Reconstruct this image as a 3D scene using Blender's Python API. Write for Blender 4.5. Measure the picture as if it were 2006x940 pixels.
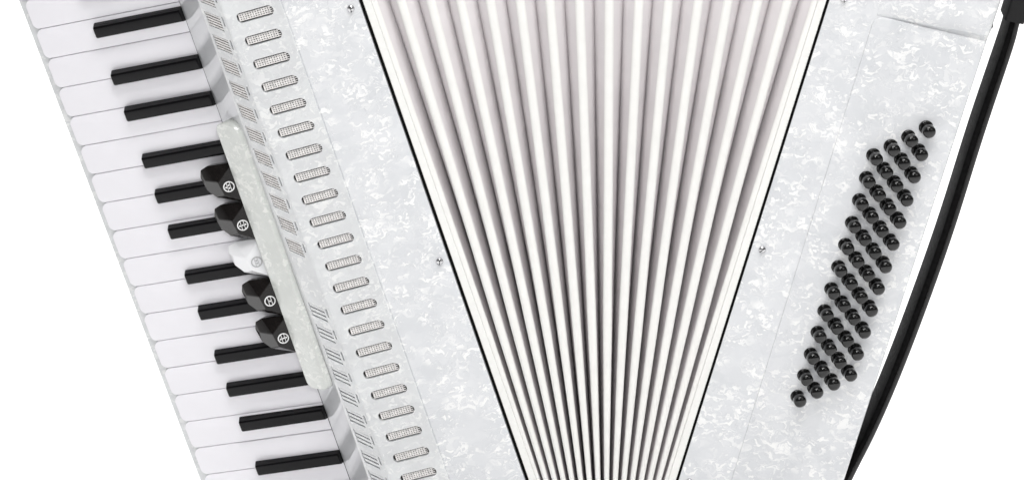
import bpy, bmesh, math, random
from mathutils import Matrix, Vector
random.seed(7)
SC = bpy.context.scene
for o in list(bpy.data.objects): bpy.data.objects.remove(o)
COL = SC.collection
S = 0.001                      # shapes are written in millimetres
Z0 = 1.0035                    # camera height above the studio floor
R = math.radians
# ------------------------------------------------------------------ camera
PITCH = 0.4107
cam = bpy.data.cameras.new('camera'); co = bpy.data.objects.new('camera', cam); COL.objects.link(co)
co.location = (0, 0, Z0); co.rotation_euler = (math.pi/2 - PITCH, 0, 0)
cam.sensor_width = 36; cam.lens = 6000/2006*36; cam.clip_start = 0.02; cam.clip_end = 50
SC.camera = co
# ------------------------------------------------------------------ world and studio lamps
w = bpy.data.worlds.new('World'); SC.world = w; w.use_nodes = True
bg = w.node_tree.nodes['Background']; bg.inputs[0].default_value = (1, 1, 1, 1); bg.inputs[1].default_value = 0.11
def lamp(name, loc, target, sx, sy, power, col=(1, 1, 1)):
    l = bpy.data.lights.new(name, 'AREA'); l.shape = 'RECTANGLE'; l.size = sx; l.size_y = sy; l.energy = power; l.color = col
    o = bpy.data.objects.new(name, l); COL.objects.link(o); o.location = loc
    o.rotation_euler = (Vector(target)-Vector(loc)).to_track_quat('-Z', 'Y').to_euler()
    return o
MID = (0.05, 1.66, 0.28)
lamp('softbox', (0.10, 0.85, 2.15), MID, 1.3, 0.7, 36, (1, 0.99, 0.985))
lamp('softbox', (1.25, 0.45, 0.95), MID, 0.6, 0.8, 2, (1, 0.985, 0.96))
lamp('flash_head', (0.10, 0.0, 1.25), MID, 0.22, 0.22, 6.5, (0.98, 0.985, 1))
lamp('added_backdrop_light', (0, 2.75, 1.9), (0, 2.75, 0), 2.6, 1.5, 75)  # added, unseen source that washes the backdrop to plain white
SC.view_settings.view_transform = 'Standard'; SC.view_settings.look = 'None'
SC.view_settings.exposure = 0; SC.view_settings.gamma = 1
SC.view_settings.use_curve_mapping = False
SC.render.engine = 'CYCLES'

# ------------------------------------------------------------------ materials
def mat(name, col, rough=0.4, metal=0, coat=0, spec=0.5):
    m = bpy.data.materials.new(name); m.use_nodes = True
    b = m.node_tree.nodes['Principled BSDF']
    b.inputs['Base Color'].default_value = (*col, 1); b.inputs['Roughness'].default_value = rough
    b.inputs['Metallic'].default_value = metal; b.inputs['Coat Weight'].default_value = coat
    b.inputs['Coat Roughness'].default_value = 0.04
    b.inputs['Specular IOR Level'].default_value = spec
    return m
class G:                                     # tiny node-graph helper
    def __init__(s, m): s.t = m.node_tree; s.b = s.t.nodes['Principled BSDF']
    def n(s, k, **kw):
        x = s.t.nodes.new(k)
        for a, v in kw.items(): setattr(x, a, v)
        return x
    def l(s, a, b): s.t.links.new(a, b)
    def math(s, op, a, b=None):
        x = s.n('ShaderNodeMath', operation=op)
        for i, v in enumerate((a, b)):
            if v is None: continue
            if isinstance(v, (int, float)): x.inputs[i].default_value = v
            else: s.l(v, x.inputs[i])
        return x.outputs[0]
    def ramp(s, v, lo, hi, a=0.0, b=1.0):
        x = s.n('ShaderNodeMapRange', interpolation_type='SMOOTHSTEP'); s.l(v, x.inputs[0])
        for i, q in enumerate((lo, hi, a, b)): x.inputs[i+1].default_value = q
        return x.outputs[0]
    def noise(s, vec, scale, detail=2, rough=0.5, dist=0.0):
        x = s.n('ShaderNodeTexNoise'); s.l(vec, x.inputs['Vector'])
        x.inputs['Scale'].default_value = scale; x.inputs['Detail'].default_value = detail
        x.inputs['Roughness'].default_value = rough; x.inputs['Distortion'].default_value = dist
        return x
    def mix(s, f, a, b):
        x = s.n('ShaderNodeMix', data_type='RGBA')
        if isinstance(f, (int, float)): x.inputs[0].default_value = f
        else: s.l(f, x.inputs[0])
        for i, v in ((6, a), (7, b)):
            if isinstance(v, tuple): x.inputs[i].default_value = (*v, 1)
            else: s.l(v, x.inputs[i])
        return x.outputs[2]
def pearl(name, base, dark, light, off=0.0, flake=1.0, rough=0.22, coat=0.5, spec=0.5):
    """mother-of-pearl celluloid: warped flakes and curved bright slivers in a milky sheet"""
    m = mat(name, base, rough, 0, coat, spec); g = G(m)
    tc = g.n('ShaderNodeTexCoord'); mp = g.n('ShaderNodeMapping'); g.l(tc.outputs['Object'], mp.inputs[0])
    mp.inputs['Location'].default_value = (off, off*0.7, off*1.3)
    v0 = mp.outputs[0]
    wn = g.noise(v0, 150, 1.5)
    sub = g.n('ShaderNodeVectorMath', operation='SUBTRACT'); g.l(wn.outputs['Color'], sub.inputs[0]); sub.inputs[1].default_value = (.5, .5, .5)
    scl = g.n('ShaderNodeVectorMath', operation='SCALE'); g.l(sub.outputs[0], scl.inputs[0]); scl.inputs['Scale'].default_value = 0.013
    add = g.n('ShaderNodeVectorMath', operation='ADD'); g.l(v0, add.inputs[0]); g.l(scl.outputs[0], add.inputs[1])
    vw = add.outputs[0]
    # large milky patches
    patch = g.noise(vw, 34, 3, 0.55, 0.6).outputs[0]
    # flakes: cells of a warped Voronoi, few of them bright
    def cells(scale, lo, hi, rot=0.0):
        st = g.n('ShaderNodeMapping'); g.l(vw, st.inputs[0]); st.inputs['Rotation'].default_value = (0, 0, rot); st.inputs['Scale'].default_value = (0.55, 1.25, 1)
        vo = g.n('ShaderNodeTexVoronoi'); g.l(st.outputs[0], vo.inputs['Vector']); vo.inputs['Scale'].default_value = scale
        sp = g.n('ShaderNodeSeparateColor'); g.l(vo.outputs['Color'], sp.inputs[0])
        return g.ramp(sp.outputs[0], lo, hi), sp.outputs[1]
    c1, r1 = cells(300, 0.83, 0.97, 0.7); c2, r2 = cells(470, 0.82, 0.95, -0.8); c3, r3 = cells(110, 0.0, 1.0)
    # slivers: thin iso-lines of a distorted noise
    sn = g.noise(vw, 150, 2, 0.5, 1.2).outputs[0]
    sl = g.math('SUBTRACT', 1.0, g.ramp(g.math('ABSOLUTE', g.math('SUBTRACT', sn, 0.60)), 0.0, 0.024))
    cl = g.ramp(g.noise(v0, 55, 2).outputs[0], 0.34, 0.55)
    fl = g.math('MAXIMUM', g.math('MULTIPLY', c1, 0.8), g.math('MAXIMUM', g.math('MULTIPLY', c2, 0.9), g.math('MULTIPLY', sl, 0.8)))
    fl = g.math('MULTIPLY', g.math('MULTIPLY', fl, cl), flake)
    tone = g.math('ADD', g.math('MULTIPLY', g.ramp(patch, 0.3, 0.72), 0.65), g.math('MULTIPLY', c3, 0.35))
    c = g.mix(tone, dark, base); c = g.mix(fl, c, light)
    # thin grey veins round the flakes
    vn = g.noise(vw, 210, 2, 0.5, 1.0).outputs[0]
    ve = g.math('SUBTRACT', 1.0, g.ramp(g.math('ABSOLUTE', g.math('SUBTRACT', vn, 0.45)), 0.0, 0.022))
    ve = g.math('MULTIPLY', g.math('MULTIPLY', ve, cl), 0.5*flake)
    c = g.mix(ve, c, tuple(0.84*x for x in dark))
    g.l(c, g.b.inputs['Base Color'])
    bp = g.n('ShaderNodeBump'); bp.inputs['Strength'].default_value = 0.05; bp.inputs['Distance'].default_value = 0.0006
    g.l(fl, bp.inputs['Height']); g.l(bp.outputs[0], g.b.inputs['Normal'])
    return m
def grain(m, scale, amt, bump=0.0, stretch=None, dist=0.0004):
    g = G(m); tc = g.n('ShaderNodeTexCoord'); v = tc.outputs['Object']
    if stretch:
        mp = g.n('ShaderNodeMapping'); g.l(v, mp.inputs[0]); mp.inputs['Scale'].default_value = stretch; v = mp.outputs[0]
    nz = g.noise(v, scale, 4, 0.6).outputs[0]
    c = g.b.inputs['Base Color'].default_value[:3]
    g.l(g.mix(g.ramp(nz, 0.3, 0.7), tuple(max(0, x*(1-amt)) for x in c), tuple(min(1, x*(1+amt)) for x in c)), g.b.inputs['Base Color'])
    r = g.b.inputs['Roughness'].default_value
    g.l(g.ramp(nz, 0.25, 0.75, r*0.85, min(1, r*1.2)), g.b.inputs['Roughness'])
    if bump:
        b = g.n('ShaderNodeBump'); b.inputs['Strength'].default_value = bump; b.inputs['Distance'].default_value = dist
        g.l(nz, b.inputs['Height']); g.l(b.outputs[0], g.b.inputs['Normal'])
    return m
M = {}
M['pearl'] = pearl('pearl_celluloid', (0.745, 0.755, 0.77), (0.645, 0.66, 0.68), (0.93, 0.93, 0.92))
M['pearl_warm'] = pearl('pearl_celluloid_grille', (0.71, 0.725, 0.73), (0.61, 0.62, 0.63), (0.92, 0.92, 0.90), 0.31, 0.55)
M['pearl_plate'] = pearl('pearl_celluloid_plate', (0.67, 0.69, 0.66), (0.60, 0.62, 0.59), (0.90, 0.90, 0.86), 0.77, 0.6)
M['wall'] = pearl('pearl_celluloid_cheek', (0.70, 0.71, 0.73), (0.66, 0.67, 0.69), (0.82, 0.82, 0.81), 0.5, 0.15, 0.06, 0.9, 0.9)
M['white_key'] = grain(mat('white_key_plastic', (0.865, 0.852, 0.89), 0.18, 0, 0.4), 30, 0.012)
M['black_key'] = grain(mat('black_key_plastic', (0.005, 0.0048, 0.0056), 0.13, 0, 0, 0.2), 15, 0.05)
M['black'] = grain(mat('black_gloss_plastic', (0.009, 0.0075, 0.007), 0.12, 0, 0, 0.3), 200, 0.2)
M['button'] = grain(mat('black_button_plastic', (0.006, 0.006, 0.006), 0.07, 0, 0, 0.55), 300, 0.2)
M['gasket'] = grain(mat('black_felt_gasket', (0.004, 0.004, 0.004), 0.9, 0, 0, 0.1), 400, 0.3, 0.5)
M['fold'] = grain(mat('bellows_card', (0.79, 0.76, 0.765), 0.6), 60, 0.02, 0.05, (1, 1, 0.15))
M['tape'] = grain(mat('bellows_tape', (0.88, 0.875, 0.845), 0.45), 90, 0.015, 0.06, (1, 1, 0.1))
M['core'] = grain(mat('bellows_shade_core', (0.10, 0.09, 0.085), 0.9), 60, 0.1)  # coloured dark to stand in for shade deep between the folds
M['steel'] = grain(mat('nickel_screw', (0.62, 0.62, 0.63), 0.25, 1.0), 500, 0.1)
M['mesh'] = grain(mat('grille_mesh_metal', (0.82, 0.80, 0.785), 0.35, 0.1), 400, 0.15)
M['backing'] = grain(mat('grille_dark_backing', (0.03, 0.026, 0.024), 0.9), 300, 0.25)  # dark colour stands in for the unlit inside of the treble box
M['leather'] = grain(mat('black_leather', (0.007, 0.0068, 0.007), 0.42, 0, 0, 0.07), 500, 0.3, 0.35)
M['leather'].node_tree.nodes['Principled BSDF'].inputs['IOR'].default_value = 1.2
M['webbing'] = grain(mat('black_webbing', (0.009, 0.009, 0.0095), 0.6, 0, 0, 0.3), 700, 0.3, 0.6)
M['ink_white'] = grain(mat('white_ink', (0.85, 0.85, 0.85), 0.5), 500, 0.03)
M['ink_grey'] = grain(mat('grey_ink', (0.45, 0.45, 0.46), 0.5), 500, 0.05)
M['white_switch'] = grain(mat('white_switch_plastic', (0.84, 0.845, 0.86), 0.15, 0, 0.5), 60, 0.02)
M['bed'] = grain(mat('keyboard_bed_wood', (0.34, 0.32, 0.32), 0.8), 120, 0.1)
M['studio'] = grain(mat('white_seamless_paper', (0.93, 0.93, 0.93), 0.85), 3, 0.004)

# ------------------------------------------------------------------ helpers
WM = {}
def link(name, mesh, m, parent=None, mw=None, kind=None):
    o = bpy.data.objects.new(name, mesh); COL.objects.link(o)
    mw = mw if mw is not None else Matrix.Identity(4)
    WM[o.name] = mw
    if parent is not None:
        o.parent = parent; o.matrix_basis = WM[parent.name].inverted() @ mw
    else: o.matrix_basis = mw
    if mesh is not None and m is not None and not mesh.materials: mesh.materials.append(m)
    if kind: o['kind'] = kind
    return o
def done(bm, name, smooth=None, recalc=True, weld=1e-6):
    if weld: bmesh.ops.remove_doubles(bm, verts=bm.verts, dist=weld)
    if recalc: bmesh.ops.recalc_face_normals(bm, faces=bm.faces)
    me = bpy.data.meshes.new(name); bm.to_mesh(me); bm.free()
    if smooth is not None:
        me.shade_smooth()
        try: me.set_sharp_from_angle(angle=R(smooth))
        except Exception: pass
    return me
def V3(v, u, n): return Vector((v*S, -u*S, n*S))
def box(bm, a, b, pts=None):
    """box from min a to max b, in local mm (x, y, z)"""
    vs = [bm.verts.new((x*S, y*S, z*S)) for x in (a[0], b[0]) for y in (a[1], b[1]) for z in (a[2], b[2])]
    for f in ((0,1,3,2), (4,6,7,5), (0,4,5,1), (2,3,7,6), (0,2,6,4), (1,5,7,3)): bm.faces.new([vs[i] for i in f])
    return vs
def prism(bm, loop, z0, z1):
    lo = [bm.verts.new((x*S, y*S, z0*S)) for x, y in loop]; hi = [bm.verts.new((x*S, y*S, z1*S)) for x, y in loop]
    n = len(loop); top = bm.faces.new(hi); bm.faces.new(lo[::-1])
    for i in range(n): bm.faces.new((lo[i], lo[(i+1) % n], hi[(i+1) % n], hi[i]))
    return top
def bevel_top(bm, top, off, seg=2):
    bmesh.ops.recalc_face_normals(bm, faces=bm.faces)
    bmesh.ops.bevel(bm, geom=list(top.edges), offset=off*S, segments=seg, profile=0.5, affect='EDGES', clamp_overlap=True)
def rrect(x0, y0, x1, y1, r, seg=5):
    """rounded rectangle, r = radius or four radii (bl, br, tr, tl)"""
    if not isinstance(r, (tuple, list)): r = (r,)*4
    P = []
    for (cx, cy, sx, sy, a0, rr) in ((x0, y0, 1, 1, 180, r[0]), (x1, y0, -1, 1, 270, r[1]), (x1, y1, -1, -1, 0, r[2]), (x0, y1, 1, -1, 90, r[3])):
        for i in range(seg+1):
            a = R(a0+90*i/seg); P.append((cx+sx*rr+rr*math.cos(a), cy+sy*rr+rr*math.sin(a)))
    return P
def lathe(bm, prof, seg=20):
    rings = []
    for r, z in prof:
        if r < 1e-6: rings.append([bm.verts.new((0, 0, z*S))])
        else: rings.append([bm.verts.new((r*S*math.cos(2*math.pi*i/seg), r*S*math.sin(2*math.pi*i/seg), z*S)) for i in range(seg)])
    for a, b in zip(rings, rings[1:]):
        for i in range(seg):
            j = (i+1) % seg
            if len(b) == 1: bm.faces.new((a[i], a[j], b[0]))
            elif len(a) == 1: bm.faces.new((a[0], b[j], b[i]))
            else: bm.faces.new((a[i], a[j], b[j], b[i]))
    if len(rings[0]) > 1: bm.faces.new(rings[0][::-1])
def frame(origin, t):
    """local x = across to the right, y = up along the body, z = towards the viewer"""
    c, s = math.cos(t), math.sin(t)
    m = Matrix(((c, -s, 0, 0), (0, 0, -1, 0), (s, c, 0, 0), (0, 0, 0, 1)))
    m.translation = Vector((origin[0]*S, origin[1]*S, origin[2]*S+Z0))
    return m
def at(m, v, u, n): return m @ Matrix.Translation(V3(v, u, n))

T1, T2 = 0.2872, 0.2406
PLANE = 1661.73
M1 = frame((-47.37, PLANE, -924.11), T1)       # right-hand (treble) half
M2 = frame((211.84, PLANE, -671.13), -T2)      # left-hand (bass) half
B = 0.94663
# ------------------------------------------------------------------ studio sweep
bm = bmesh.new()
prof = [(-1.5, 0.0), (3.6, 0.0)] + [(3.6+0.9*math.sin(R(a)), 0.9-0.9*math.cos(R(a))) for a in range(10, 91, 10)] + [(4.5, 3.2)]
rows = [[bm.verts.new((x, y, z)) for x in (-3.2, 3.2)] for y, z in prof]
low = [[bm.verts.new((x, y+(0.02 if z > 0.5 else 0), z-0.02)) for x in (-3.2, 3.2)] for y, z in prof]
for a, b in zip(rows, rows[1:]): bm.faces.new((a[0], a[1], b[1], b[0]))
for a, b in zip(low, low[1:]): bm.faces.new((a[1], a[0], b[0], b[1]))
for k in (0, 1):
    for i in range(len(rows)-1):
        bm.faces.new((rows[i][k], rows[i+1][k], low[i+1][k], low[i][k]))
bm.faces.new((rows[0][0], rows[0][1], low[0][1], low[0][0])); bm.faces.new((rows[-1][0], rows[-1][1], low[-1][1], low[-1][0]))
link('backdrop', done(bm, 'backdrop', 40), M['studio'], kind='structure')

# ------------------------------------------------------------------ the accordion
acc = link('accordion', None, None, None, Matrix.Translation((0.02, PLANE*S+0.05, 0)))
acc['label'] = 'white pearl piano accordion with fanned bellows, black buttons and black strap, on white'
acc['category'] = 'accordion'

# ---- treble box: a profile swept along the keyboard, with real openings in it
U0, U1 = -432.0, 40.0
NS = 14.8095; US = -355.84
def warp(v, u):
    return v + (u+200)*max(0.0, 0.0060+0.000118*v)
def P1(v, u, n): return V3(warp(v, u), u, n)
WALL0, WALL1, CREST = (-46.7, -40.3), (-29.5, -12.0), (-15.6, 0.0)
def along(a, b, t): return (a[0]+(b[0]-a[0])*t, a[1]+(b[1]-a[1])*t)
bm = bmesh.new()
def strip(pts, u0=U0, u1=U1, seg=1):
    for a, b in zip(pts, pts[1:]):
        for k in range(seg):
            ua = u0+(u1-u0)*k/seg; ub = u0+(u1-u0)*(k+1)/seg
            bm.faces.new([bm.verts.new(P1(*q)) for q in ((a[0], ua, a[1]), (b[0], ua, b[1]), (b[0], ub, b[1]), (a[0], ub, a[1]))])
def cell(a, b, ua, ub, loop, depth):
    """rectangle of the facet a-b between ua and ub with a hole; loop in (mm across from the facet's middle, mm along)"""
    L = math.hypot(b[0]-a[0], b[1]-a[1]); d = ((b[0]-a[0])/L, (b[1]-a[1])/L); nn = (-d[1], d[0])
    cu = (ua+ub)/2; H = (ub-ua)/2; W2 = L/2
    def F(x, y, z=0): return P1(a[0]+d[0]*(x+W2)+nn[0]*z, cu+y, a[1]+d[1]*(x+W2)+nn[1]*z)
    cx = sum(p[0] for p in loop)/len(loop); cy = sum(p[1] for p in loop)/len(loop)
    out = []
    for x, y in loop:
        dx, dy = x-cx, y-cy
        tx = ((W2-cx)/dx if dx > 1e-9 else (-W2-cx)/dx if dx < -1e-9 else 1e9)
        ty = ((H-cy)/dy if dy > 1e-9 else (-H-cy)/dy if dy < -1e-9 else 1e9)
        t = min(tx, ty); out.append([cx+dx*t, cy+dy*t])
    for qx in (-W2, W2):
        for qy in (-H, H):
            i = min(range(len(out)), key=lambda k: (out[k][0]-qx)**2+(out[k][1]-qy)**2); out[i] = [qx, qy]
    o = [bm.verts.new(F(*p)) for p in out]; h = [bm.verts.new(F(*p)) for p in loop]; k = [bm.verts.new(F(p[0], p[1], -depth)) for p in loop]
    n = len(loop)
    for i in range(n):
        j = (i+1) % n
        bm.faces.new((o[i], o[j], h[j], h[i])); bm.faces.new((h[i], h[j], k[j], k[i]))
    return F
# facets
WT = along(WALL1, CREST, 0.06); BA = along(WALL1, CREST, 0.74); BB = along(WALL1, CREST, 0.95)
FR0 = (-14.4, 0.35); FR1 = (18.4, 0.6)
i0, i1 = -4, 26
uA = US+NS*(i0-0.5); uB = US+NS*(i1+0.5)
slot_loop = rrect(-11.1, -3.2, 11.1, 3.2, (2.5, 3.1, 3.1, 2.5), 6)
def para(x0, x1, y0, y1, sk): return [(x0, y0), ((x0+x1)/2, y0+sk*.5), (x1, y0+sk), (x1, (y0+y1)/2+sk), (x1, y1+sk), ((x0+x1)/2, y1+sk*.5), (x0, y1), (x0, (y0+y1)/2)]
hatch_loop = para(-6.0, 6.0, -6.7, 2.6, 3.7)
slit_loop = para(-0.75, 0.55, -3.3, 2.6, 0.5)
slots = []; hatches = []
for i in range(i0, i1+1):
    uc = US+NS*i; ua, ub = uc-NS/2, uc+NS/2
    slots.append((i, cell(FR0, FR1, ua, ub, slot_loop, 2.6)))
    if i in (11, 12):
        strip([WT, BA, BB], ua, ub)
    else:
        hatches.append((i, cell(WT, BA, ua, ub, hatch_loop, 1.9)))
        cell(BA, BB, ua, ub, slit_loop, 1.6)
for (ua, ub) in ((U0, uA), (uB, U1)): strip([WT, BA, BB], ua, ub); strip([FR0, FR1], ua, ub)
strip([WALL0, along(WALL0, WALL1, 0.96), WT])
strip([BB, along(BB, FR0, 0.35), (CREST[0]-0.1, 0.15), FR0])
# groove, flat face, rounded edge at the gasket, sides and back
face = [FR1, (18.75, 0.45), (18.95, -0.25), (19.15, -0.25), (19.4, 0.15), (61.2, 0.0), (62.0, -0.25), (62.3, -0.9), (62.3, -105), (-46.7, -105), WALL0]
strip(face)
loop = [WALL0, WALL1, CREST, FR0, FR1, (62.0, -0.1), (62.3, -105), (-46.7, -105)]
for u in (U0, U1): bm.faces.new([bm.verts.new(P1(v, u, n)) for v, n in loop])
body = link('treble_box', done(bm, 'treble_box', 32, True, 2e-5), M['pearl'], acc, M1)
body.data.materials.append(M['pearl_warm']); body.data.materials.append(M['wall'])
for p in body.data.polygons:
    c = p.center
    if c.x < 0.0185 and p.normal.z > 0.2:
        p.material_index = 1
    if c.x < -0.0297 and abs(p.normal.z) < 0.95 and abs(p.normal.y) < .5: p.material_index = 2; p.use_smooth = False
# dark sheets behind the openings, painting in the darkness inside the box
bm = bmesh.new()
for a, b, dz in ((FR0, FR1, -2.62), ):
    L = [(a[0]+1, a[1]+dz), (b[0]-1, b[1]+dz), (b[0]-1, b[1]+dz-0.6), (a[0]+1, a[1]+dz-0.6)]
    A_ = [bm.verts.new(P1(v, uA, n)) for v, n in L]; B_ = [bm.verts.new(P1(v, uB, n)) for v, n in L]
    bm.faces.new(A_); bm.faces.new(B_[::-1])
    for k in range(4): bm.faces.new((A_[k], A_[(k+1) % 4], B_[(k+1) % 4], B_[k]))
link('grille_dark_backing', done(bm, 'grille_dark_backing'), M['backing'], acc, M1)
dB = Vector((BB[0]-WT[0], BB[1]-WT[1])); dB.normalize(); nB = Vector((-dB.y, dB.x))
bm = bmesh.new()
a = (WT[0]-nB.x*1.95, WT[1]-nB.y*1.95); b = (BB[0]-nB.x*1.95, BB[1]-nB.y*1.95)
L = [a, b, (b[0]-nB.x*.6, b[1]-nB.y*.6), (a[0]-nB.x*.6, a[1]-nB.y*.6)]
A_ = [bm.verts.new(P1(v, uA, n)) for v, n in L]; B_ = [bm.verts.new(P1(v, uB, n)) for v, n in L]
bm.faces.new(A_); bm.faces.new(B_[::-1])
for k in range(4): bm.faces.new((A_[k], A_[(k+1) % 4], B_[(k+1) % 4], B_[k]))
link('grille_dark_backing', done(bm, 'grille_dark_backing'), M['backing'], acc, M1)
# woven mesh in every front opening
bm = bmesh.new()
x = -9.5
while x < 9.9:
    box(bm, (x-.48, -2.3, -2.2), (x+.48, 2.3, -1.75)); x += 1.5
for y in (-1.9, -0.65, 0.65, 1.9): box(bm, (-10.0, y-.26, -1.9), (10.45, y+.24, -1.45))
slot_mesh = done(bm, 'grille_mesh', weld=0)
for i, F in slots:
    c = F(0, 0)
    link('grille_mesh', slot_mesh, M['mesh'], acc, M1 @ Matrix.Translation(Vector((c.x, c.y, 0.0009))) @ Matrix.Rotation(-0.006, 4, 'Z'))
# diagonal bars in the side openings
def hatch_bars(ys, hw):
    bm = bmesh.new()
    for y in ys:
        y0 = y; y1 = y+3.7
        pts = [(-5.6, y0), (5.95, y1)]
        vs = []
        for z in (-1.5, -0.35):
            for (x, yy) in pts:
                for s in (-1, 1): vs.append(bm.verts.new((x*S, -(yy+s*hw)*S, z*S)))
        for f in ((0,1,3,2), (4,6,7,5), (0,4,5,1), (2,3,7,6), (0,2,6,4), (1,5,7,3)): bm.faces.new([vs[k] for k in f])
    return done(bm, 'grille_bars', weld=0)
hb_a = hatch_bars([-5.6+1.8*k for k in range(5)], 0.40); hb_b = hatch_bars([-5.2, -2.3, 0.7], 0.95)
for i, F in hatches:
    c = F(0, 0); ex = (F(1, 0)-F(-1, 0)).normalized(); ey = Vector((0, 1, 0)); ez = ex.cross(ey).normalized(); ey = ez.cross(ex)
    m = Matrix((ex, ey, ez)).transposed().to_4x4(); m.translation = c
    link('grille_bars', hb_a if i < 11 else hb_b, M['mesh'] if i < 11 else M['pearl_warm'], acc, M1 @ m)
# ---- keyboard
AL = 0.2604
KM = M1 @ Matrix.Translation(V3(-139.51, 0, -65.0)) @ Matrix.Rotation(-AL, 4, 'Y')   # x along a key to the grille, z out of the keys
KU = -382.576; KP = 19.5
b0, b1 = -2, 21
bm = bmesh.new()
box(bm, (-1.0, -(KU+KP*b1+6), -26), (96.0, -(KU+KP*b0-5), -9.2))
link('keyboard_bed', done(bm, 'keyboard_bed'), M['bed'], acc, KM)
bm = bmesh.new()
top = prism(bm, rrect(-5.6, -(KU+KP*b1+7), 1.2, -(KU+KP*b0-6), 1.0, 3), -27, -2.2); bevel_top(bm, top, 1.2, 3)
link('keyboard_trim', done(bm, 'keyboard_trim', 40), M['pearl_warm'], acc, KM)
bm = bmesh.new()
lp = rrect(-0.6, 0.27, 96.2, KP-0.27, (3.4, .3, .3, 4.2), 6)
# a softly bowed nose
lp = [(x - (1.0*math.cos(math.pi*(y-KP/2)/KP) if x < 12 else 0), y) for x, y in lp]
top = prism(bm, lp, -8.8, 0); bevel_top(bm, top, 0.55, 2)
wk = done(bm, 'white_key', 40)
for i in range(b0, b1):
    dz = random.uniform(-0.22, 0.22)
    link('white_key', wk, M['white_key'], acc, KM @ Matrix.Translation(V3(0, KU+KP*(i+1), dz)) @ Matrix.Rotation(R(random.uniform(-.12, .12)), 4, 'X'))
bm = bmesh.new()
vs = []
bl = [(37.3, -4.7), (96.1, -4.7), (96.1, 4.7), (37.3, 4.7)]; tl = [(38.6, -3.5), (96.1, -3.5), (96.1, 3.5), (38.6, 3.5)]
lo = [bm.verts.new((x*S, y*S, -0.6*S)) for x, y in bl]; hi = [bm.verts.new((x*S, y*S, (5.2 if x < 50 else 4.4)*S)) for x, y in tl]
bm.faces.new(lo[::-1]); top = bm.faces.new(hi)
for i in range(4): bm.faces.new((lo[i], lo[(i+1) % 4], hi[(i+1) % 4], hi[i]))
bmesh.ops.recalc_face_normals(bm, faces=bm.faces)
ed = set(top.edges) | {e for e in bm.edges if abs(e.verts[0].co.z-e.verts[1].co.z) > 0.003 and e.verts[0].co.x < 0.05}
bmesh.ops.bevel(bm, geom=list(ed), offset=1.1*S, segments=3, profile=0.5, affect='EDGES')
bk = done(bm, 'black_key', 50)
BKO = {-1: -3.2, 0: 1.2, 1: 7.4, 3: -0.5, 4: 4.0, 6: -3.2, 7: 1.2, 8: 6.2, 10: -1.3, 11: 4.4, 13: -3.2, 14: 0.8, 15: 6.4, 17: -0.3, 18: 4.2, 20: -3.0}   # black keys stand off-centre as on a piano
for i in BKO:
    link('black_key', bk, M['black_key'], acc, KM @ Matrix.Translation(V3(0, KU+KP*i+BKO[i], random.uniform(-.15, .15))))
# black felt line where the keys meet the cheek
bm = bmesh.new(); box(bm, (96.0, -(KU+KP*b1), -10), (96.5, -(KU+KP*b0), 0.2))
link('key_felt', done(bm, 'key_felt'), M['gasket'], acc, KM)

# ---- register plate and switches
dW = Vector((WALL1[0]-WALL0[0], WALL1[1]-WALL0[1])); LW = dW.length; dW.normalize()
ex = Vector((dW.x, 0, dW.y)); ey = Vector((0, 1, 0)); ez = ex.cross(ey)
WMx = Matrix((ex, ey, ez)).transposed().to_4x4(); WMx.translation = V3(WALL0[0], 0, WALL0[1])
WMx = M1 @ WMx
bm = bmesh.new()
top = prism(bm, rrect(11.0, 108.5, LW-4.0, 290, (5, 6, 9, 6), 6), 0.05, 3.4); bevel_top(bm, top, 0.7, 3)
for v_ in bm.verts:
    if v_.co.z > 0.0005: v_.co.z += max(0.0, (0.029-v_.co.x)/0.018)*0.0060
plate = link('register_plate', done(bm, 'register_plate', 40), M['pearl_plate'], acc, WMx)
def switch_mesh():
    bm = bmesh.new()
    P = {}
    def v(k, x, y, z): P[k] = bm.verts.new((x*S, y*S, z*S))
    # x: 0 at the plate, negative towards the keys; y: up the keyboard; z: towards the viewer
    v('a', 4.0, 13.2, 3.6); v('b', -12.5, 13.6, 1.0); v('c', -17.6, 11.4, -0.4); v('d', -19.4, 6.6, -1.0)
    v('e', -18.2, -2.6, -1.4); v('f', -13.6, -8.2, -0.6); v('g', 4.0, -13.2, 3.6)
    v('h', -7.4, 4.2, 7.0); v('i', -6.0, -5.2, 6.8); v('j', -16.2, 5.2, 2.4)
    for t in (('a', 'b', 'h'), ('b', 'c', 'j', 'h'), ('c', 'd', 'j'), ('d', 'e', 'j'), ('h', 'j', 'e', 'f', 'i'), ('i', 'f', 'g'), ('a', 'h', 'i', 'g')):
        bm.faces.new([P[k] for k in t])
    ring = [P[k] for k in 'abcdefg']; low = [bm.verts.new((q.co.x+(0.002 if q.co.x < 0 else 0), q.co.y*0.9, q.co.z-0.0055)) for q in ring]
    for i in range(7): bm.faces.new((ring[i], low[i], low[(i+1) % 7], ring[(i+1) % 7]))
    bm.faces.new(low)
    bmesh.ops.recalc_face_normals(bm, faces=bm.faces)
    bmesh.ops.bevel(bm, geom=list(bm.edges), offset=0.4*S, segments=2, profile=0.5, affect='EDGES', clamp_overlap=True)
    return done(bm, 'register_switch', 8)
sw = switch_mesh(); sww = sw.copy()
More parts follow.
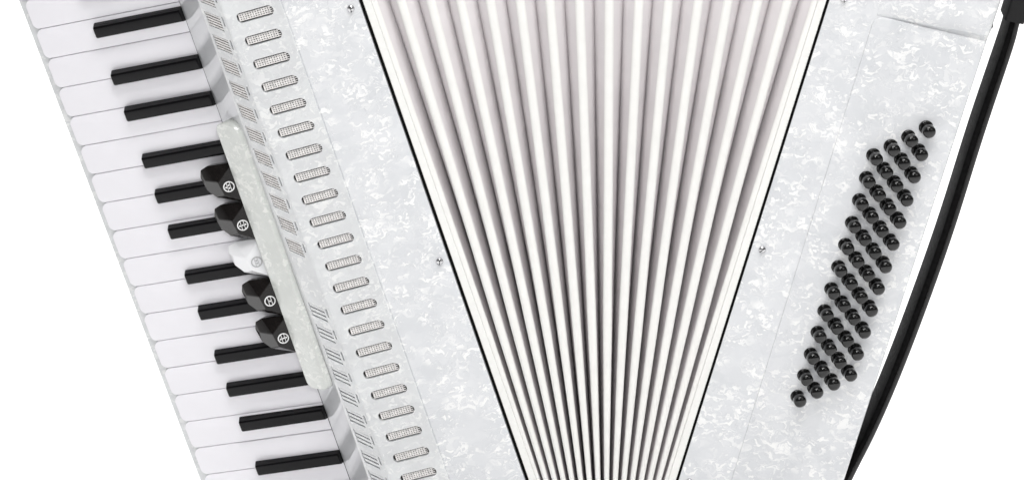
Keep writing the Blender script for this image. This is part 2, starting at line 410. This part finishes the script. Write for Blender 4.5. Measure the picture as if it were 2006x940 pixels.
def icon_mesh(kind):
    bm = bmesh.new(); seg = 28
    r0, r1, h = 2.75, 3.45, 0.18
    for a, b in ((r0, r1),):
        rings = [[bm.verts.new((r*S*math.cos(2*math.pi*i/seg), r*S*math.sin(2*math.pi*i/seg), z*S)) for i in range(seg)] for r, z in ((a, 0), (a, h), (b, h), (b, 0))]
        for q, w2 in zip(rings, rings[1:]+rings[:1]):
            for i in range(seg): bm.faces.new((q[i], q[(i+1) % seg], w2[(i+1) % seg], w2[i]))
    def bar(x0, y0, x1, y1): box(bm, (x0, y0, 0), (x1, y1, h*.9))
    def dot(x, y, r=0.55):
        lp = [(x+r*math.cos(2*math.pi*i/10), y+r*math.sin(2*math.pi*i/10)) for i in range(10)]; prism(bm, lp, 0, h*1.1)
    bar(-1.1, -2.6, -0.75, 2.6); bar(0.75, -2.6, 1.1, 2.6)
    for (x, y) in {0: ((0, 0.9), (0, -0.9), (-1.75, 0)), 1: ((0, 0), (-1.75, 0), (1.75, 0)), 2: ((0, 0.9), (0, -0.9)), 3: ((0, 0),), 4: ((1.75, 0), (-1.75, 0))}[kind]: dot(x, y)
    if kind == 4: bar(-0.75, -0.35, 0.75, 0.35)
    return done(bm, 'register_mark', weld=0)
for k in range(5):
    u = -248.9+26.05*k; white = k == 2
    m = at(M1, -50.6, u-0.3, -32.5-(2.0 if white else 0)) @ Matrix.Rotation(R(-6), 4, 'Y')
    so = link('register_switch', sww if white else sw, M['white_switch'] if white else M['black'], acc, m)
    if white: so['label'] = 'white register switch between the black ones'
    # the facet a-h-i-g carries the mark
    pa, ph, pg, pi_ = (Vector(q)*S for q in ((4.0, 13.2, 3.6), (-7.4, 4.2, 7.0), (4.0, -13.2, 3.6), (-6.0, -5.2, 6.8)))
    nx = (pg-pa).cross(((ph+pi_)/2)-pa); nx = -nx if nx.z < 0 else nx; nx.normalize()
    ey = (pa-pg).normalized(); ex = ey.cross(nx).normalized()
    im = Matrix((ex, ey, nx)).transposed().to_4x4(); im.translation = (pa*.20+pg*.22+ph*.29+pi_*.29)+nx*0.0002
    link('register_mark', icon_mesh(k), M['ink_grey'] if white else M['ink_white'], so, m @ im)

# ---- bellows, between the two boxes in one plane
def lineL(z):   # outer (box side) edge of the left frame at height z (mm), n = 0
    t = (z+573.82)/(-883.88+573.82); return -87.34+(8.76+87.34)*t
def lineR(z):
    a, b = Vector((191.94, -606.17))*B, Vector((107.70, -933.71))*B
    t = (z-a.y)/(b.y-a.y); return a.x+(b.x-a.x)*t
ZT, ZB = -505.0, -955.0; NZ = 24
BMx = Matrix(((1, 0, 0, 0), (0, 0, -1, PLANE*S), (0, 1, 0, Z0), (0, 0, 0, 1)))   # local x right, y up (mm heights), z to viewer
def ribbon(bm, sect, z0=ZT, z1=ZB, nz=NZ):
    """closed section [(x,n)...] as a function of height, swept from top to bottom"""
    rings = []
    for k in range(nz+1):
        z = z0+(z1-z0)*k/nz; rings.append([bm.verts.new((x*S, z*S, n*S)) for x, n in sect(z)])
    m_ = len(rings[0])
    for a, b in zip(rings, rings[1:]):
        for i in range(m_): bm.faces.new((a[i], a[(i+1) % m_], b[(i+1) % m_], b[i]))
    bm.faces.new(rings[0]); bm.faces.new(rings[-1][::-1])
def simple(name, sect, m, parent, smooth=35):
    bm = bmesh.new(); ribbon(bm, sect); return link(name, done(bm, name, smooth), m, parent, BMx)
GK, FRW = 1.65, 6.6
def seamL(z): return lineL(z)+FRW
def seamR(z): return lineR(z)-FRW
NF = 15
def dep(z): return 11.5+max(0.0, 17.5-(seamR(z)-seamL(z))/NF)*2.1
def fx(k, z): a, b = seamL(z), seamR(z); return a+(b-a)*k/NF
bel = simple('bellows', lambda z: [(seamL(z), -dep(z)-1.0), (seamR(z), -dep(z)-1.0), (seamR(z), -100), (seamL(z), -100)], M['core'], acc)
for sgn, ln in ((1, lineL), (-1, lineR)):
    simple('bellows_gasket', lambda z: [(ln(z)-sgn*0.2, -0.6), (ln(z)+sgn*GK, -0.6), (ln(z)+sgn*GK, -100), (ln(z)-sgn*0.2, -100)], M['gasket'], bel)
    simple('bellows_frame', lambda z: [(ln(z)+sgn*GK, 0.3), (ln(z)+sgn*(GK+0.4), 0.9), (ln(z)+sgn*(FRW-0.45), 0.9), (ln(z)+sgn*(FRW-0.1), 0.5), (ln(z)+sgn*(FRW-0.1), -100), (ln(z)+sgn*GK, -100)], M['tape'], bel)
def cap(z): 
    p = (seamR(z)-seamL(z))/NF
    return min(5.2, 0.56*p)/2
def wob(k, z): return 0.22*math.sin(z*0.013+k*2.1)+0.12*math.sin(z*0.041+k*1.3)
for k in range(0, NF+1):
    def sect(z, k=k):
        c = fx(k, z); p = (fx(1, z)-fx(0, z)); h = cap(z)*0.93; DEP = dep(z); aa = 0.02+0.15*min(1.0, max(0.0, (p-6)/11)); dn = wob(k, z)*0.5
        L_, R_ = c-p/2, c+p/2
        pts = [(L_, -DEP-6), (L_, -DEP), (L_+(p/2-h)*0.20, -DEP*0.78), (L_+(p/2-h)*0.42, -DEP*0.50), (c-h-(p/2-h)*aa, -DEP*0.20), (c-h, -0.9+dn), (c-h*.55, -0.15+dn), (c, 0.05+dn), (c+h*.55, -0.15+dn), (c+h, -0.9+dn), (c+h+(p/2-h)*aa, -DEP*0.20), (R_-(p/2-h)*0.42, -DEP*0.50), (R_-(p/2-h)*0.20, -DEP*0.78), (R_, -DEP), (R_, -DEP-6)]
        if k == 0: pts = [(c, -DEP-6), (c, 0.05)]+pts[8:]
        if k == NF: pts = pts[:7]+[(c, 0.05), (c, -DEP-6)]
        return pts
    simple('bellows_fold', sect, M['fold'], bel, 60)
    def tsec(z, k=k):
        c = fx(k, z); h = cap(z); dn = wob(k, z)*0.5
        pts = [(c-h, -1.15+dn), (c-h-.05, -0.55+dn), (c-h*.6, 0.12+dn), (c, 0.35+dn), (c+h*.6, 0.12+dn), (c+h+.05, -0.55+dn), (c+h, -1.15+dn)]
        if k == 0: pts = [(c+.05, -0.6), (c+.05, 0.4), (c+h*.8, 0.35), (c+h*1.25, -.3), (c+h*1.25, -1.1)]
        if k == NF: pts = [(c-h*1.25, -1.1), (c-h*1.25, -.3), (c-h*.8, 0.35), (c-.05, 0.4), (c-.05, -0.6)]
        return pts
    simple('fold_tape', tsec, M['tape'], bel, 70)

# ---- bass box
UB0, UB1 = -150.0, 331.0
def vin(u): return (-55.4 - (u/B+92)*0.0112)*B
def vout(u): return 43.2
bm = bmesh.new()
pr = lambda u: [(vin(u), -0.9), (vin(u)+0.3, -0.25), (vin(u)+1.0, 0.0), (vout(u)-3.0, 0.0), (vout(u)-1.4, -0.5), (vout(u)-0.4, -1.6), (vout(u), -3.2), (vout(u), -105), (vin(u), -105)]
ra = [[bm.verts.new(V3(v, u, n)) for v, n in pr(u)] for u in (UB0, UB1)]
for i in range(9): bm.faces.new((ra[0][i], ra[0][(i+1) % 9], ra[1][(i+1) % 9], ra[1][i]))
bm.faces.new(ra[0]); bm.faces.new(ra[1][::-1])
bass = link('bass_box', done(bm, 'bass_box', 32), M['pearl'], acc, M2)
bm = bmesh.new()
top = prism(bm, rrect(-24.6, -(UB1-6), 42.0, 84.6, (2, 2, 1.0, 6), 6), 0.05, 1.1); bevel_top(bm, top, 0.5, 2)
panel = link('bass_panel', done(bm, 'bass_panel', 40), M['pearl'], acc, M2)
# raised cover above the panel: its lower edge rolls back to the panel
bm = bmesh.new()
sec = [(0.05, -85.4), (1.2, -85.8), (2.6, -87.5), (3.9, -91), (4.8, -96), (5.3, -103), (5.4, -115), (5.2, -149), (0.05, -149)]
cols = []
for v, lift, du in ((-23.5, 0.05, 0.6), (-20, 0.3, 0.4), (-9, 0.7, 0), (4, 1.0, 0), (25, 1.0, -1.2), (38, 0.95, -1.9), (41.3, 0.72, -2.2), (42.6, 0.2, -2.4)):
    cols.append([bm.verts.new(V3(v, u+du, 0.05+(n-.05)*lift)) for n, u in sec])
for a, b in zip(cols, cols[1:]):
    for i in range(len(sec)): bm.faces.new((a[i], a[(i+1) % len(sec)], b[(i+1) % len(sec)], b[i]))
bm.faces.new(cols[0]); bm.faces.new(cols[-1][::-1])
link('bass_cover', done(bm, 'bass_cover', 50), M['pearl'], acc, M2)
# 48 buttons, four columns of twelve
bm = bmesh.new()
lathe(bm, [(4.0, -0.6), (4.0, 0.5), (3.75, 0.75), (3.35, 0.85), (3.3, 1.3), (3.3, 2.2), (3.6, 2.45), (3.62, 6.2), (3.5, 6.9), (3.2, 7.4), (2.6, 7.8), (1.7, 8.1), (0.8, 8.25), (0, 8.3)], 24)
for v_ in bm.verts: v_.co.x *= 1.06; v_.co.y *= 1.06; v_.co.z *= 1.08
bt = done(bm, 'bass_button', 50)
for c in range(4):
    for r in range(12):
        u = (15.535*r - 8.4*c)*B; v = (8.75*c)*B
        du = random.uniform(-.12, .12); dn = random.uniform(-.25, .1)
        link('bass_button', bt, M['button'], acc, at(M2, v-1.2, u-1.9+du, 1.08+dn) @ Matrix.Rotation(R(11+random.uniform(-1.5, 1.5)), 4, 'Y') @ Matrix.Rotation(R(random.uniform(-1.5, 1.5)), 4, 'X'))
# ---- screws
bm = bmesh.new()
lathe(bm, [(2.2, 0), (2.2, 0.5), (1.9, 1.1), (1.2, 1.55), (0, 1.7)], 18)
scr = done(bm, 'screw', 60)
bm = bmesh.new(); box(bm, (-2.0, -0.22, 1.35), (2.0, 0.22, 1.74)); slotm = done(bm, 'screw_slot')
for mm, v, u, n in ((M1, 54.6, -343.6, 0.05), (M1, 57.2, -178, 0.02), (M2, -50.5*B, 76*B, 0.0), (M2, -47.3*B, -95*B, 0.0), (M1, 58.5, -12, 0.02), (M2, -52*B, 245*B, 0)):
    a = random.uniform(0.9, 2.2); sm = at(mm, v, u, n) @ Matrix.Rotation(a, 4, 'Z')
    so = link('screw', scr, M['steel'], acc, sm); link('screw_slot', slotm, M['gasket'], so, sm)
# ---- hand strap at the far side of the bass box
def band(name, path, n0, n1, th, m, parent, seg=5, r=2.2):
    """closed band: path of (v,u) is the outer face, thickness inward"""
    bm = bmesh.new(); rings = []
    for i, (v, u) in enumerate(path):
        a = path[max(i-1, 0)]; b = path[min(i+1, len(path)-1)]
        d = Vector((b[0]-a[0], b[1]-a[1])); d.normalize(); nn = Vector((-d.y, d.x))
        if nn.x < 0: nn = -nn
        t_ = th(i/(len(path)-1)) if callable(th) else th
        rr = min(r, t_*0.49); sect = []
        for (x, z) in rrect(-t_, n1, 0, n0, rr, seg): sect.append((x, z))
        rings.append([bm.verts.new(V3(v+nn.x*x, u+nn.y*x, z)) for x, z in sect])
    k = len(rings[0])
    for a, b in zip(rings, rings[1:]):
        for i in range(k): bm.faces.new((a[i], a[(i+1) % k], b[(i+1) % k], b[i]))
    bm.faces.new(rings[0]); bm.faces.new(rings[-1][::-1])
    return link(name, done(bm, name, 40), m, parent, M2)
def spline(pts, n):
    out = []
    for i in range(len(pts)-1):
        p0 = Vector(pts[max(i-1, 0)]); p1 = Vector(pts[i]); p2 = Vector(pts[i+1]); p3 = Vector(pts[min(i+2, len(pts)-1)])
        for k in range(n):
            t = k/n; out.append(tuple(0.5*((2*p1)+(-p0+p2)*t+(2*p0-5*p1+4*p2-p3)*t*t+(-p0+3*p1-3*p2+p3)*t**3)))
    return out+[tuple(pts[-1])]
path = spline([(59.5, -112), (59.8, -96), (60.6, -80), (60.4, -25), (61.2, 35), (60.3, 85), (58.0, 135), (54.5, 175), (49.5, 210), (44.5, 250), (43.3, 290)], 6)
M['piping'] = grain(mat('black_leather_edge', (0.008, 0.0075, 0.0075), 0.3, 0, 0, 0.5), 600, 0.3, 0.25)
st = band('hand_strap', path, -9, -34, lambda t: 4.6+1.5*math.sin(math.pi*min(1, t*1.15)) if t < .8 else 4.8, M['leather'], acc)
band('strap_piping', [(v+0.35, u) for v, u in path], -8.2, -11.2, 3.2, M['piping'], st, 4, 1.5)
bk_path = spline([(50.5, -149.5), (56, -146), (60.6, -128), (61.6, -110), (61.9, -97.5)], 6)
band('strap_bracket', bk_path, -6, -26, 11.5, M['webbing'], acc, 4, 1.6)
band('strap_keeper', [(62.6, -121), (63.0, -113.5)], -5, -27, 13.5, M['leather'], acc, 4, 1.6)
bm = bmesh.new(); lathe(bm, [(2.6, -1), (2.6, 0.5), (2.2, 1.6), (1.2, 2.3), (0, 2.5)], 16)
link('strap_screw', done(bm, 'strap_screw', 60), M['black'], acc, at(M2, 43.0, -91.5, -9) @ Matrix.Rotation(R(90), 4, 'Y'))
